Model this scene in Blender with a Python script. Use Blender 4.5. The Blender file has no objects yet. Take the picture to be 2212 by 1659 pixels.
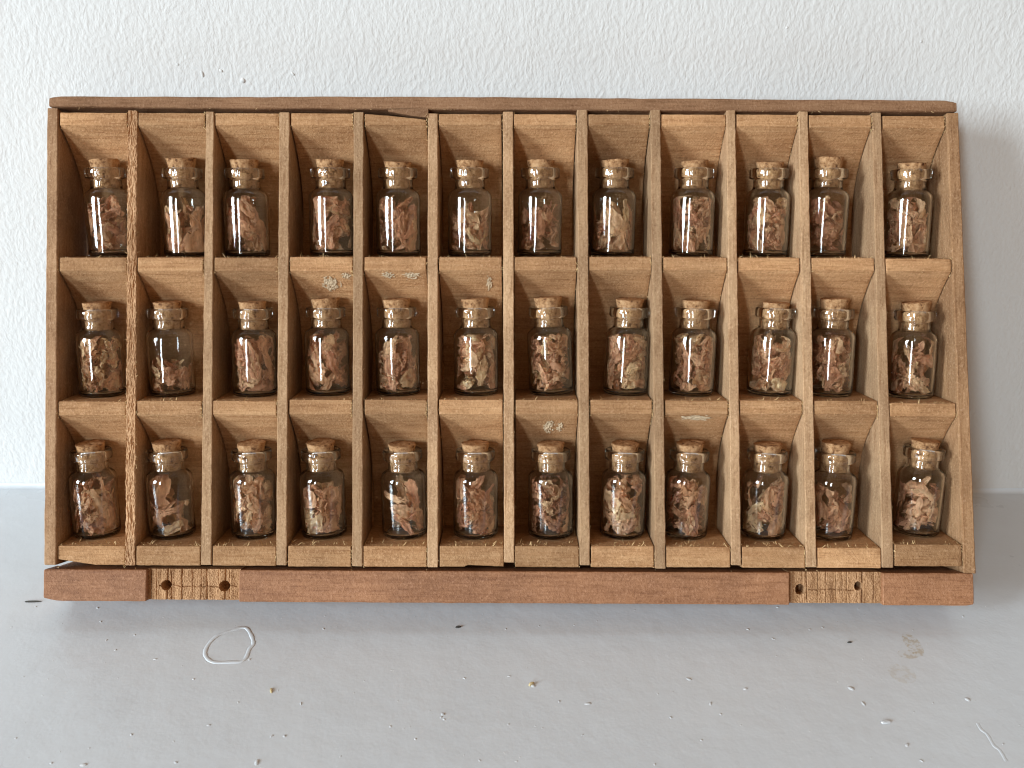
import bpy, math, random
import numpy as np
from math import sin, cos, tan, atan, radians, pi, exp, tanh
from mathutils import Vector, Matrix, Euler, noise

MM = 0.001
scene = bpy.context.scene
C = scene.collection
R = random.Random(11)

# ------------------------------------------------------------------ camera
PHI = radians(23.0)             # camera pitch down
BETA = radians(1.95)            # face of the tray against the picture plane
LEAN = PHI + BETA               # the tray leans back against the wall
ROLL = radians(0.3)
Z0 = 450.0                      # mm, lens to tray face
FPX = 2000.0
D = 34.0                        # depth of the tray
ZB, ZT = -105.63, 140.6         # bottom and top of the tray below / above the axis point
WALL_Y = 105.13
CAM = Vector((0, -400.49, 285.95)) * MM

cam_d = bpy.data.cameras.new('camera')
cam_d.sensor_width = 36.0
cam_d.lens = 36.0 * FPX / 2212.0
cam_d.clip_start = 0.01
cam_d.clip_end = 20
cam_d.dof.use_dof = True
cam_d.dof.focus_distance = 0.452
cam_d.dof.aperture_fstop = 16.0
cam = bpy.data.objects.new('camera', cam_d)
C.objects.link(cam)
cam.location = CAM
cam.rotation_euler = (Matrix.Rotation(pi / 2 - PHI, 3, 'X') @ Matrix.Rotation(ROLL, 3, 'Z')).to_euler()
scene.camera = cam

# ------------------------------------------------------------------ light
world = bpy.data.worlds.new('World')
scene.world = world
world.use_nodes = True
bg = world.node_tree.nodes['Background']
bg.inputs[0].default_value = (0.87, 0.51, 0.25, 1)
bg.inputs[1].default_value = 0.36


def window_lamp(name, az, el, dist, w, h, power, col):
    d = Vector((-sin(radians(az)) * cos(radians(el)), -cos(radians(az)) * cos(radians(el)), sin(radians(el))))
    ld = bpy.data.lights.new(name, 'AREA')
    ld.shape = 'RECTANGLE'
    ld.size, ld.size_y, ld.energy, ld.color = w, h, power, col
    o = bpy.data.objects.new(name, ld)
    C.objects.link(o)
    o.location = Vector((0, 0.03, 0.12)) + d * dist
    o.rotation_euler = d.to_track_quat('Z', 'Y').to_euler()
    return o


window_lamp('window_light', 57, 14, 5.0, 1.05, 1.90, 315.0, (0.73, 0.86, 0.94))
window_lamp('narrow_window_light', 27, 13, 5.0, 0.42, 1.8, 118.0, (0.74, 0.87, 0.94))

scene.view_settings.view_transform = 'Standard'
scene.view_settings.look = 'None'
scene.view_settings.exposure = 0.0
scene.view_settings.gamma = 1.0
scene.cycles.max_bounces = 11
scene.cycles.transmission_bounces = 10
scene.cycles.transparent_max_bounces = 12
scene.cycles.blur_glossy = 0.4
scene.cycles.sample_clamp_indirect = 30.0
scene.cycles.use_denoising = True
scene.cycles.filter_width = 1.15


# ------------------------------------------------------------------ helpers
def face_pt(px, py):
    """a point measured on the photograph -> mm on the tray's front face (x, height)"""
    dx, dy = px - 1106.0, py - 829.5
    x = dx * cos(ROLL) + dy * sin(ROLL)
    y = -dx * sin(ROLL) + dy * cos(ROLL)
    t = -y / FPX
    zf = t * Z0 / (cos(BETA) - t * sin(BETA))
    return x * (Z0 + zf * sin(BETA)) / FPX, zf - ZB


def mesh_obj(name, verts, faces, mat, parent=None, smooth=False, scale=MM):
    me = bpy.data.meshes.new(name)
    me.from_pydata([(v[0] * scale, v[1] * scale, v[2] * scale) for v in verts], [], faces)
    me.update()
    if smooth:
        me.polygons.foreach_set('use_smooth', [True] * len(me.polygons))
    me.materials.append(mat)
    o = bpy.data.objects.new(name, me)
    C.objects.link(o)
    if parent is not None:
        o.parent = parent
    return o


def empty(name, loc=(0, 0, 0)):
    o = bpy.data.objects.new(name, None)
    o.empty_display_size = 0.01
    C.objects.link(o)
    o.location = loc
    return o


def tag(o, label=None, cat=None, group=None, kind=None):
    if label: o['label'] = label
    if cat: o['category'] = cat
    if group: o['group'] = group
    if kind: o['kind'] = kind
    return o


def nz(x, y, z, s=1.0, seed=0.0):
    return noise.noise(Vector((x * s + seed * 7.31, y * s - seed * 3.7, z * s + seed * 1.93)))


def params(n, e):
    """0..1 with an extra cut e from either end, for rounded edges"""
    e = min(e, 0.2)
    return [0.0] + [e + (1 - 2 * e) * i / n for i in range(n + 1)] + [1.0]


def sub_box(corners, tx, ty, tz, rnd=0.25, disp=None):
    """closed box through 8 corners c[ix][iy][iz], cut at tx, ty, tz, edges eased by rnd mm"""
    nx, ny, nz_ = len(tx), len(ty), len(tz)
    idx, verts, faces = {}, [], []
    cen = sum((Vector(corners[i][j][k]) for i in (0, 1) for j in (0, 1) for k in (0, 1)), Vector()) / 8

    def at(u, v, w):
        p = Vector()
        for i in (0, 1):
            for j in (0, 1):
                for k in (0, 1):
                    p += Vector(corners[i][j][k]) * ((u if i else 1 - u) * (v if j else 1 - v) * (w if k else 1 - w))
        return p
    ex = (at(1, .5, .5) - at(0, .5, .5)).normalized()
    ey = (at(.5, 1, .5) - at(.5, 0, .5)).normalized()
    ez = (at(.5, .5, 1) - at(.5, .5, 0)).normalized()

    def vid(i, j, k):
        key = (i, j, k)
        if key not in idx:
            p = at(tx[i], ty[j], tz[k])
            sx = (i == nx - 1) - (i == 0)
            sy = (j == ny - 1) - (j == 0)
            sz = (k == nz_ - 1) - (k == 0)
            if abs(sx) + abs(sy) + abs(sz) > 1:
                p -= rnd * (sx * ex + sy * ey + sz * ez) * (0.42 if abs(sx) + abs(sy) + abs(sz) == 3 else 0.33)
            if disp:
                p = disp(p, sx, sy, sz)
            idx[key] = len(verts)
            verts.append(p)
        return idx[key]
    for i in range(nx - 1):
        for k in range(nz_ - 1):
            faces.append((vid(i, 0, k), vid(i + 1, 0, k), vid(i + 1, 0, k + 1), vid(i, 0, k + 1)))
            j = ny - 1
            faces.append((vid(i, j, k), vid(i, j, k + 1), vid(i + 1, j, k + 1), vid(i + 1, j, k)))
        for j in range(ny - 1):
            faces.append((vid(i, j, 0), vid(i, j + 1, 0), vid(i + 1, j + 1, 0), vid(i + 1, j, 0)))
            k = nz_ - 1
            faces.append((vid(i, j, k), vid(i + 1, j, k), vid(i + 1, j + 1, k), vid(i, j + 1, k)))
    for j in range(ny - 1):
        for k in range(nz_ - 1):
            faces.append((vid(0, j, k), vid(0, j, k + 1), vid(0, j + 1, k + 1), vid(0, j + 1, k)))
            i = nx - 1
            faces.append((vid(i, j, k), vid(i, j + 1, k), vid(i, j + 1, k + 1), vid(i, j, k + 1)))
    return verts, faces


def quad_box(x00, x10, x01, x11, z0, z1, y0, y1):
    """x at bottom left, bottom right, top left, top right; heights may be pairs (left, right)"""
    z0 = z0 if isinstance(z0, tuple) else (z0, z0)
    z1 = z1 if isinstance(z1, tuple) else (z1, z1)
    return [[[(x00, y0, z0[0]), (x01, y0, z1[0])], [(x00, y1, z0[0]), (x01, y1, z1[0])]],
            [[(x10, y0, z0[1]), (x11, y0, z1[1])], [(x10, y1, z0[1]), (x11, y1, z1[1])]]]


# ------------------------------------------------------------------ materials
def new_mat(name):
    m = bpy.data.materials.new(name)
    m.use_nodes = True
    nt = m.node_tree
    return m, nt, nt.nodes['Principled BSDF']


def N(nt, kind, **kw):
    n = nt.nodes.new(kind)
    for k, v in kw.items():
        if hasattr(n, k) and not k.startswith('i_'):
            setattr(n, k, v)
    return n


def ramp(nt, fac, stops):
    r = nt.nodes.new('ShaderNodeValToRGB')
    els = r.color_ramp.elements
    while len(els) < len(stops):
        els.new(0.5)
    for e, (p, c) in zip(els, stops):
        e.position = p
        e.color = c if len(c) == 4 else (*c, 1)
    nt.links.new(fac, r.inputs[0])
    return r.outputs[0]


def mixc(nt, fac, a, b, mode='MIX'):
    n = nt.nodes.new('ShaderNodeMix')
    n.data_type = 'RGBA'
    n.blend_type = mode
    for sock, v in ((0, fac), (6, a), (7, b)):
        if hasattr(v, 'links') or hasattr(v, 'is_linked'):
            nt.links.new(v, n.inputs[sock])
        else:
            n.inputs[sock].default_value = v if sock == 0 else ((*v, 1) if len(v) == 3 else v)
    return n.outputs[2]


def noise_tex(nt, vec, scale, detail=3, rough=0.55):
    n = nt.nodes.new('ShaderNodeTexNoise')
    n.inputs['Scale'].default_value = scale
    n.inputs['Detail'].default_value = detail
    n.inputs['Roughness'].default_value = rough
    nt.links.new(vec, n.inputs['Vector'])
    return n.outputs[0]


def math_n(nt, op, a, b=0.0):
    n = nt.nodes.new('ShaderNodeMath')
    n.operation = op
    for i, v in enumerate((a, b)):
        if hasattr(v, 'is_linked'):
            nt.links.new(v, n.inputs[i])
        else:
            n.inputs[i].default_value = v
    return n.outputs[0]


def obj_coords(nt, scale=(1, 1, 1), jitter=True):
    tc = nt.nodes.new('ShaderNodeTexCoord')
    mp = nt.nodes.new('ShaderNodeMapping')
    mp.inputs['Scale'].default_value = scale
    v = tc.outputs['Object']
    if jitter:
        oi = nt.nodes.new('ShaderNodeObjectInfo')
        cmb = nt.nodes.new('ShaderNodeCombineXYZ')
        for i, k in enumerate((0.7, 1.3, 0.9)):
            nt.links.new(math_n(nt, 'MULTIPLY', oi.outputs['Random'], k), cmb.inputs[i])
        add = nt.nodes.new('ShaderNodeVectorMath')
        add.operation = 'ADD'
        nt.links.new(v, add.inputs[0])
        nt.links.new(cmb.outputs[0], add.inputs[1])
        v = add.outputs[0]
    nt.links.new(v, mp.inputs['Vector'])
    return mp.outputs[0], tc


def bump(nt, height, strength, dist, prev=None):
    b = nt.nodes.new('ShaderNodeBump')
    b.inputs['Strength'].default_value = strength
    b.inputs['Distance'].default_value = dist
    nt.links.new(height, b.inputs['Height'])
    if prev is not None:
        nt.links.new(prev, b.inputs['Normal'])
    return b.outputs[0]


def wood(name, light, mid, dark, axis='x', rough=0.75, grain=1.0, spec=0.15, vary=0.2):
    m, nt, p = new_mat(name)
    along = 0.06
    sc = {'x': (along, 1, 1), 'z': (1, 1, along)}[axis]
    v, _ = obj_coords(nt, sc)
    v1, _ = obj_coords(nt, (1, 1, 1))
    n1 = noise_tex(nt, v, 420, 4, 0.6)             # grain lines
    n2 = noise_tex(nt, v, 1500, 2, 0.5)            # fine pores
    n3 = noise_tex(nt, v1, 38, 3, 0.55)            # blotches
    n4 = noise_tex(nt, v1, 850, 4, 0.75)           # fuzz and dust
    c = ramp(nt, n1, [(0.28, dark), (0.46, mid), (0.70, light)])
    pores = ramp(nt, n2, [(0.30, (0.72, 0.66, 0.60)), (0.48, (1, 1, 1))])
    c = mixc(nt, 0.8 * grain, c, pores, 'MULTIPLY')
    blot = ramp(nt, n3, [(0.30, (0.74, 0.70, 0.66)), (0.62, (1.08, 1.07, 1.04))])
    c = mixc(nt, 0.85, c, blot, 'MULTIPLY')
    fz = ramp(nt, n4, [(0.53, (0, 0, 0)), (0.68, (1, 1, 1))])
    c = mixc(nt, math_n(nt, 'MULTIPLY', fz, 0.5), c, tuple(min(1, x * 1.25 + 0.06) for x in light))
    pit = ramp(nt, n4, [(0.30, (0.55, 0.50, 0.46)), (0.46, (1, 1, 1))])
    c = mixc(nt, 0.7, c, pit, 'MULTIPLY')
    oi = nt.nodes.new('ShaderNodeObjectInfo')
    val = math_n(nt, 'ADD', math_n(nt, 'MULTIPLY', oi.outputs['Random'], vary * 2), 1 - vary)
    hsv = nt.nodes.new('ShaderNodeHueSaturation')
    nt.links.new(c, hsv.inputs['Color'])
    nt.links.new(val, hsv.inputs['Value'])
    nt.links.new(hsv.outputs[0], p.inputs['Base Color'])
    p.inputs['Roughness'].default_value = rough
    p.inputs['Specular IOR Level'].default_value = spec
    b = bump(nt, n1, 0.28 * grain, 0.0004)
    b = bump(nt, n4, 0.8, 0.0007, b)
    nt.links.new(b, p.inputs['Normal'])
    return m


M = {}
M['slat'] = wood('aged_slat_wood', (0.53, 0.31, 0.16), (0.465, 0.255, 0.124), (0.37, 0.19, 0.088), 'x')
M['divider'] = wood('divider_wood', (0.54, 0.35, 0.205), (0.485, 0.30, 0.17), (0.41, 0.24, 0.13), 'z')
M['torn'] = wood('torn_wood', (0.66, 0.41, 0.235), (0.60, 0.35, 0.19), (0.49, 0.27, 0.138), 'z')
M['frame_z'] = wood('side_frame_wood', (0.44, 0.27, 0.155), (0.39, 0.228, 0.127), (0.32, 0.178, 0.094), 'z')
M['frame_r'] = wood('stained_side_frame_wood', (0.37, 0.215, 0.115), (0.32, 0.18, 0.092), (0.25, 0.13, 0.062), 'z')
M['frame_x'] = wood('rail_wood', (0.37, 0.21, 0.117), (0.32, 0.172, 0.094), (0.26, 0.135, 0.07), 'x')
M['bottom'] = wood('bottom_rail_wood', (0.43, 0.205, 0.103), (0.37, 0.17, 0.082), (0.30, 0.128, 0.058), 'x', rough=0.62, spec=0.35)
M['raw'] = wood('chiselled_wood', (0.52, 0.305, 0.165), (0.43, 0.24, 0.122), (0.30, 0.155, 0.075), 'z', vary=0.05)
M['fibre'] = wood('fibre_wood', (0.72, 0.52, 0.28), (0.66, 0.45, 0.23), (0.55, 0.34, 0.15), 'x', vary=0.1)


def make_glass():
    m, nt, p = new_mat('clear_glass')
    p.inputs['Base Color'].default_value = (0.975, 0.99, 0.98, 1)
    p.inputs['Transmission Weight'].default_value = 1.0
    p.inputs['Roughness'].default_value = 0.012
    p.inputs['IOR'].default_value = 1.5
    v, _ = obj_coords(nt, (1, 1, 0.5))
    n = noise_tex(nt, v, 150, 2)
    nt.links.new(bump(nt, n, 0.10, 0.0006), p.inputs['Normal'])
    return m


def make_cork():
    m, nt, p = new_mat('cork')
    v, _ = obj_coords(nt)
    n1 = noise_tex(nt, v, 420, 4, 0.72)
    vo = nt.nodes.new('ShaderNodeTexVoronoi')
    vo.inputs['Scale'].default_value = 620
    nt.links.new(v, vo.inputs['Vector'])
    c = ramp(nt, n1, [(0.34, (0.12, 0.05, 0.022)), (0.44, (0.39, 0.205, 0.095)), (0.55, (0.53, 0.305, 0.155)), (0.74, (0.66, 0.43, 0.245))])
    c = mixc(nt, 0.5, c, ramp(nt, vo.outputs['Distance'], [(0.0, (1.06, 1.05, 1.0)), (0.7, (0.66, 0.60, 0.52))]), 'MULTIPLY')
    nt.links.new(c, p.inputs['Base Color'])
    p.inputs['Roughness'].default_value = 0.85
    p.inputs['Specular IOR Level'].default_value = 0.2
    nt.links.new(bump(nt, n1, 0.9, 0.0010), p.inputs['Normal'])
    return m


def make_petal():
    m, nt, p = new_mat('dried_petal')
    v, _ = obj_coords(nt)
    vl, _ = obj_coords(nt, (1, 1, 0.22))
    oi = nt.nodes.new('ShaderNodeObjectInfo')
    c = ramp(nt, oi.outputs['Random'], [(0.0, (0.60, 0.29, 0.15)), (0.2, (0.89, 0.56, 0.345)), (0.45, (0.81, 0.44, 0.28)),
                                        (0.72, (0.94, 0.63, 0.40)), (1.0, (0.95, 0.72, 0.45))])
    n1 = noise_tex(nt, vl, 700, 3)
    n2 = noise_tex(nt, v, 160, 3)
    c = mixc(nt, 0.9, c, ramp(nt, n1, [(0.3, (0.76, 0.68, 0.63)), (0.6, (1.1, 1.08, 1.04))]), 'MULTIPLY')
    c = mixc(nt, 0.8, c, ramp(nt, n2, [(0.32, (0.72, 0.58, 0.55)), (0.58, (1.12, 1.1, 1.06))]), 'MULTIPLY')
    at = nt.nodes.new('ShaderNodeAttribute')
    at.attribute_type = 'OBJECT'
    at.attribute_name = 'tint'
    c = mixc(nt, 1.0, c, ramp(nt, at.outputs['Fac'], [(0.0, (0.68, 0.60, 0.58)), (0.3, (0.94, 0.87, 0.84)), (0.55, (1, 1.02, 1.0)), (1.0, (1.04, 1.09, 1.09))]), 'MULTIPLY')
    nt.links.new(c, p.inputs['Base Color'])
    p.inputs['Roughness'].default_value = 0.6
    p.inputs['Specular IOR Level'].default_value = 0.3
    nt.links.new(bump(nt, n1, 0.6, 0.0005), p.inputs['Normal'])
    tr = nt.nodes.new('ShaderNodeBsdfTranslucent')
    nt.links.new(c, tr.inputs['Color'])
    mx = nt.nodes.new('ShaderNodeMixShader')
    mx.inputs[0].default_value = 0.33
    out = nt.nodes['Material Output']
    nt.links.new(p.outputs[0], mx.inputs[1])
    nt.links.new(tr.outputs[0], mx.inputs[2])
    nt.links.new(mx.outputs[0], out.inputs['Surface'])
    return m


def make_wall():
    m, nt, p = new_mat('textured_wall_paint')
    v, _ = obj_coords(nt, (1.0, 1.0, 0.62), jitter=False)
    wn = nt.nodes.new('ShaderNodeTexNoise')
    wn.inputs['Scale'].default_value = 60
    nt.links.new(v, wn.inputs['Vector'])
    add = nt.nodes.new('ShaderNodeVectorMath')
    add.operation = 'MULTIPLY_ADD'
    nt.links.new(wn.outputs['Color'], add.inputs[0])
    add.inputs[1].default_value = (0.006, 0.006, 0.006)
    nt.links.new(v, add.inputs[2])
    n1 = noise_tex(nt, add.outputs[0], 480, 3, 0.5)
    n2 = noise_tex(nt, add.outputs[0], 110, 3, 0.5)
    n3 = noise_tex(nt, v, 9, 3, 0.5)
    nt.links.new(ramp(nt, n3, [(0.3, (0.655, 0.65, 0.64)), (0.7, (0.70, 0.695, 0.685))]), p.inputs['Base Color'])
    p.inputs['Roughness'].default_value = 0.7
    p.inputs['Specular IOR Level'].default_value = 0.25
    b = bump(nt, ramp(nt, n1, [(0.34, (0, 0, 0)), (0.70, (1, 1, 1))]), 0.52, 0.00042)
    b = bump(nt, n2, 0.45, 0.0007, b)
    nt.links.new(b, p.inputs['Normal'])
    return m


def make_ledge():
    m, nt, p = new_mat('glossy_ledge_paint')
    v, tc = obj_coords(nt, (1, 1, 1), jitter=False)
    n1 = noise_tex(nt, v, 14, 4, 0.6)
    n2 = noise_tex(nt, v, 70, 3, 0.5)
    n3 = noise_tex(nt, v, 700, 2, 0.5)
    c = ramp(nt, n1, [(0.3, (0.65, 0.695, 0.74)), (0.7, (0.695, 0.74, 0.785))])

    # two yellowed spots of old varnish, broken up, on the right
    def spot(cx, cy, rx, ry, amt, c):
        sep = nt.nodes.new('ShaderNodeSeparateXYZ')
        nt.links.new(tc.outputs['Object'], sep.inputs[0])
        dx = math_n(nt, 'DIVIDE', math_n(nt, 'SUBTRACT', sep.outputs[0], cx), rx)
        dy = math_n(nt, 'DIVIDE', math_n(nt, 'SUBTRACT', sep.outputs[1], cy), ry)
        r2 = math_n(nt, 'ADD', math_n(nt, 'MULTIPLY', dx, dx), math_n(nt, 'MULTIPLY', dy, dy))
        ins = math_n(nt, 'LESS_THAN', math_n(nt, 'ADD', r2, math_n(nt, 'MULTIPLY', n2, 0.7)), 1.3)
        n4 = noise_tex(nt, v, 260, 3, 0.7)
        br = math_n(nt, 'MULTIPLY', ins, ramp(nt, n4, [(0.46, (0.12, 0.12, 0.12)), (0.58, (1, 1, 1))]))
        return mixc(nt, math_n(nt, 'MULTIPLY', br, amt), c, (0.44, 0.33, 0.16))
    for s in LEDGE_SPOTS:
        c = spot(*s, c)
    nt.links.new(c, p.inputs['Base Color'])
    rr = ramp(nt, n1, [(0.3, (0.24, 0.24, 0.24)), (0.7, (0.36, 0.36, 0.36))])
    nt.links.new(rr, p.inputs['Roughness'])
    p.inputs['Specular IOR Level'].default_value = 0.5
    b = bump(nt, n2, 0.25, 0.0012)
    b = bump(nt, n3, 0.12, 0.0003, b)
    nt.links.new(b, p.inputs['Normal'])
    return m


def make_plain(name, col, rough=0.7):
    m, nt, p = new_mat(name)
    v, _ = obj_coords(nt)
    n = noise_tex(nt, v, 500, 3)
    nt.links.new(ramp(nt, n, [(0.3, tuple(x * 0.8 for x in col)), (0.7, tuple(min(1, x * 1.15) for x in col))]), p.inputs['Base Color'])
    p.inputs['Roughness'].default_value = rough
    nt.links.new(bump(nt, n, 0.3, 0.0003), p.inputs['Normal'])
    return m


# point on the ledge under a measured picture point
def ledge_pt(px, py):
    dx, dy = px - 1106.0, py - 829.5
    x = dx * cos(ROLL) + dy * sin(ROLL)
    y = -dx * sin(ROLL) + dy * cos(ROLL)
    fwd = Vector((0, cos(PHI), -sin(PHI)))
    up = Vector((0, sin(PHI), cos(PHI)))
    d = fwd + Vector((1, 0, 0)) * (x / FPX) - up * (y / FPX)
    t = -CAM.z / d.z
    q = CAM + d * t
    return q.x / MM, q.y / MM


def wall_pt(px, py):
    dx, dy = px - 1106.0, py - 829.5
    x = dx * cos(ROLL) + dy * sin(ROLL)
    y = -dx * sin(ROLL) + dy * cos(ROLL)
    d = Vector((0, cos(PHI), -sin(PHI))) + Vector((1, 0, 0)) * (x / FPX) - Vector((0, sin(PHI), cos(PHI))) * (y / FPX)
    q = CAM + d * ((WALL_Y * MM - CAM.y) / d.y)
    return q.x / MM, q.z / MM


LEDGE_SPOTS = []
for (px, py, rx, ry, amt) in ((1972, 1392, .0040, .009, .5), (1962, 1413, .0052, .0032, .45), (1948, 1455, .0062, .0068, .2)):
    q = ledge_pt(px, py)
    LEDGE_SPOTS.append((q[0] * MM, q[1] * MM, rx, ry, amt))

M['glass'] = make_glass()
M['cork'] = make_cork()
M['petal'] = make_petal()
M['wall'] = make_wall()
M['ledge'] = make_ledge()
M['grit'] = make_plain('painted_grit', (0.62, 0.64, 0.66), 0.4)
M['wallgrit'] = make_plain('wall_grit', (0.67, 0.665, 0.655), 0.6)
M['chip'] = make_plain('dark_chip', (0.05, 0.045, 0.04), 0.8)
M['glue'] = make_plain('dried_glue', (0.58, 0.44, 0.29), 0.4)
M['pale'] = make_plain('pale_fibre', (0.56, 0.44, 0.24), 0.8)

# ------------------------------------------------------------------ setting: wall and ledge
wall = mesh_obj('wall', [(-900, WALL_Y, -30), (900, WALL_Y, -30), (900, WALL_Y, 900), (-900, WALL_Y, 900),
                         (-900, WALL_Y + 80, -30), (900, WALL_Y + 80, -30), (900, WALL_Y + 80, 900), (-900, WALL_Y + 80, 900)],
                [(0, 1, 2, 3), (5, 4, 7, 6), (3, 2, 6, 7), (0, 3, 7, 4), (1, 5, 6, 2), (0, 4, 5, 1)], M['wall'])
tag(wall, 'white wall with rough stippled paint behind the wooden tray', kind='structure')
ledge = mesh_obj('ledge', [(-900, -330, 0), (900, -330, 0), (900, WALL_Y - 0.3, 0), (-900, WALL_Y - 0.3, 0),
                           (-900, -330, -40), (900, -330, -40), (900, WALL_Y - 0.3, -40), (-900, WALL_Y - 0.3, -40)],
                 [(0, 1, 2, 3), (4, 7, 6, 5), (0, 4, 5, 1), (1, 5, 6, 2), (2, 6, 7, 3), (3, 7, 4, 0)], M['ledge'])
tag(ledge, 'pale grey glossy painted ledge under the wooden tray', kind='structure')


fv_, ff_ = [], []
nfx = 120
for i in range(nfx + 1):
    x = -900 + 1800 * i / nfx
    rr = 2.6 + 0.7 * nz(x, 0, 0, 0.03, 2)
    for k in range(7):
        a = pi / 2 * k / 6
        fv_.append((x, WALL_Y - rr + rr * sin(a) - 0.15, rr - rr * cos(a) + 0.05))
for i in range(nfx):
    for k in range(6):
        ff_.append((i * 7 + k, (i + 1) * 7 + k, (i + 1) * 7 + k + 1, i * 7 + k + 1))
mesh_obj('caulk_bead', fv_, ff_, M['ledge'], ledge, True)


def dome(verts, faces, cx, cy, r, h, nrm='z', seed=0.0):
    b = len(verts)
    ns = 9
    rings = ((1.0, -0.02), (0.85, 0.38), (0.52, 0.82))
    rot = seed * 2.1
    st = 1 + 0.35 * sin(seed * 5)

    def put(x, y, z):
        if nrm == 'z':
            verts.append((cx + x, cy + y, z))
        else:
            verts.append((cx + x, WALL_Y - z, cy + y))
    for (q, zz) in rings:
        for k in range(ns):
            a = 2 * pi * k / ns
            rr = r * q * (1 + 0.25 * nz(cos(a), sin(a), seed, 1.3))
            x, y = rr * cos(a) * st, rr * sin(a) / st
            put(x * cos(rot) - y * sin(rot), x * sin(rot) + y * cos(rot), h * zz)
    put(0, 0, h)
    for t in range(2):
        for k in range(ns):
            k2 = (k + 1) % ns
            f = (b + t * ns + k, b + t * ns + k2, b + (t + 1) * ns + k2, b + (t + 1) * ns + k)
            faces.append(f if nrm == 'z' else f[::-1] if False else f)
    for k in range(ns):
        faces.append((b + 2 * ns + k, b + 2 * ns + (k + 1) % ns, b + 3 * ns))


# grit under the paint: measured specks, then a sprinkle
vs, fs = [], []
for (px, py, r, h) in ((1150, 1480, 1.3, 1.0), (957, 1543, 1.0, .8), (181, 1652, 1.2, .7), (1838, 1487, 1.3, .9), (1865, 1520, 1.0, .6), (555, 1647, 1.3, .9),
                       (1610, 1488, .9, .6), (650, 1520, .7, .5), (615, 1590, .8, .6), (587, 1590, .7, .5), (335, 1424, .7, .5),
                       (1488, 1467, 1.1, .6), (1270, 1520, 1.2, .6), (1535, 1520, .9, .5), (2090, 1511, 1.2, .8), (1960, 1609, 1.0, .6),
                       (418, 1467, .6, .4), (250, 1404, .6, .5), (230, 1383, .6, .4), (284, 1587, .6, .5), (380, 1647, .7, .5)):
    q = ledge_pt(px, py)
    dome(vs, fs, q[0], q[1], r, h * 0.55, 'z', R.uniform(0, 9))
for _ in range(150):
    q = ledge_pt(R.uniform(0, 2212), 1310 + 345 * R.random() ** 1.7)
    s = R.random() ** 3
    dome(vs, fs, q[0], q[1], 0.25 + 0.5 * s, 0.06 + 0.22 * s, 'z', R.uniform(0, 9))
tag(mesh_obj('paint_grit', vs, fs, M['grit'], ledge, True), kind='stuff')

vs, fs = [], []
for (px, py, r, h) in ((437, 160, 1.5, 1.3), (478, 153, 1.1, 0.9), (525, 174, 1.6, 1.5), (633, 160, 1.0, .9), (384, 139, .8, .6), (1990, 90, .8, .6), (1700, 60, .8, .6)):
    q = wall_pt(px, py)
    dome(vs, fs, q[0], q[1], r * 0.9, h * 0.45, 'y', R.uniform(0, 9))
fs = [f[::-1] for f in fs]
tag(mesh_obj('paint_grit', vs, fs, M['wallgrit'], wall, True), kind='stuff')


def tube_ring(name, pts, rad, flat, mat, parent, closed=True):
    n, ns = len(pts), 8
    v, f = [], []
    for i in range(n):
        a, b = pts[i - 1] if (closed or i) else pts[0], pts[(i + 1) % n] if (closed or i < n - 1) else pts[i]
        t = Vector((b[0] - a[0], b[1] - a[1], 0)).normalized()
        s = Vector((-t.y, t.x, 0))
        rr = rad * (1 + 0.35 * nz(pts[i][0], pts[i][1], 0, 0.35))
        for k in range(ns):
            a2 = 2 * pi * k / ns
            q = Vector((pts[i][0], pts[i][1], 0)) + s * (rr * cos(a2))
            v.append((q.x, q.y, rr * flat * sin(a2)))
    for i in range(n if closed else n - 1):
        for k in range(ns):
            f.append((i * ns + k, ((i + 1) % n) * ns + k, ((i + 1) % n) * ns + (k + 1) % ns, i * ns + (k + 1) % ns))
    return mesh_obj(name, v, f, mat, parent, True)


# the raised loop of paint in front of the tray
loop = [(533, 1357), (543, 1372), (547, 1384), (547, 1393), (539, 1402), (532, 1420), (520, 1429), (500, 1430), (475, 1431), (458, 1429), (447, 1421),
        (443, 1410), (448, 1396), (458, 1383), (470, 1373), (484, 1367), (502, 1361), (518, 1356)]
lp = [ledge_pt(*q) for q in loop]
sm = []
for i in range(len(lp)):
    p0, p1, p2, p3 = (Vector(lp[(i + k - 1) % len(lp)]) for k in range(4))
    for t in (0, .25, .5, .75):
        sm.append(tuple(0.5 * ((2 * p1) + (p2 - p0) * t + (2 * p0 - 5 * p1 + 4 * p2 - p3) * t * t + (3 * p1 - p0 - 3 * p2 + p3) * t ** 3)))
tube_ring('paint_ridge', sm, 1.0, 0.22, M['ledge'], ledge)
tube_ring('paint_ridge', [ledge_pt(2112 + 62 * i / 14, 1563 + 78 * i / 14 + 3 * sin(i)) for i in range(15)], 0.7, 0.09, M['ledge'], ledge, False)


def chip(name, px, py, l, w, h, ang, mat, label, cat):
    q = ledge_pt(px, py)
    v, f = [], []
    ns = 8
    for zz, s in ((0.0, 1.0), (h * 0.7, 0.9), (h, 0.5)):
        for k in range(ns):
            a = 2 * pi * k / ns
            j = 1 + 0.3 * nz(cos(a) * 2, sin(a) * 2, l, 1.0)
            x, y = l * .5 * s * j * cos(a), w * .5 * s * j * sin(a)
            v.append((x * cos(ang) - y * sin(ang), x * sin(ang) + y * cos(ang), zz + 0.02))
    for t in range(2):
        for k in range(ns):
            f.append((t * ns + k, t * ns + (k + 1) % ns, (t + 1) * ns + (k + 1) % ns, (t + 1) * ns + k))
    f.append(tuple(2 * ns + k for k in range(ns)))
    f.append(tuple(reversed(range(ns))))
    o = mesh_obj(name, v, f, mat)
    o.location = (q[0] * MM, q[1] * MM, 0)
    tag(o, label, cat)


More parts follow.
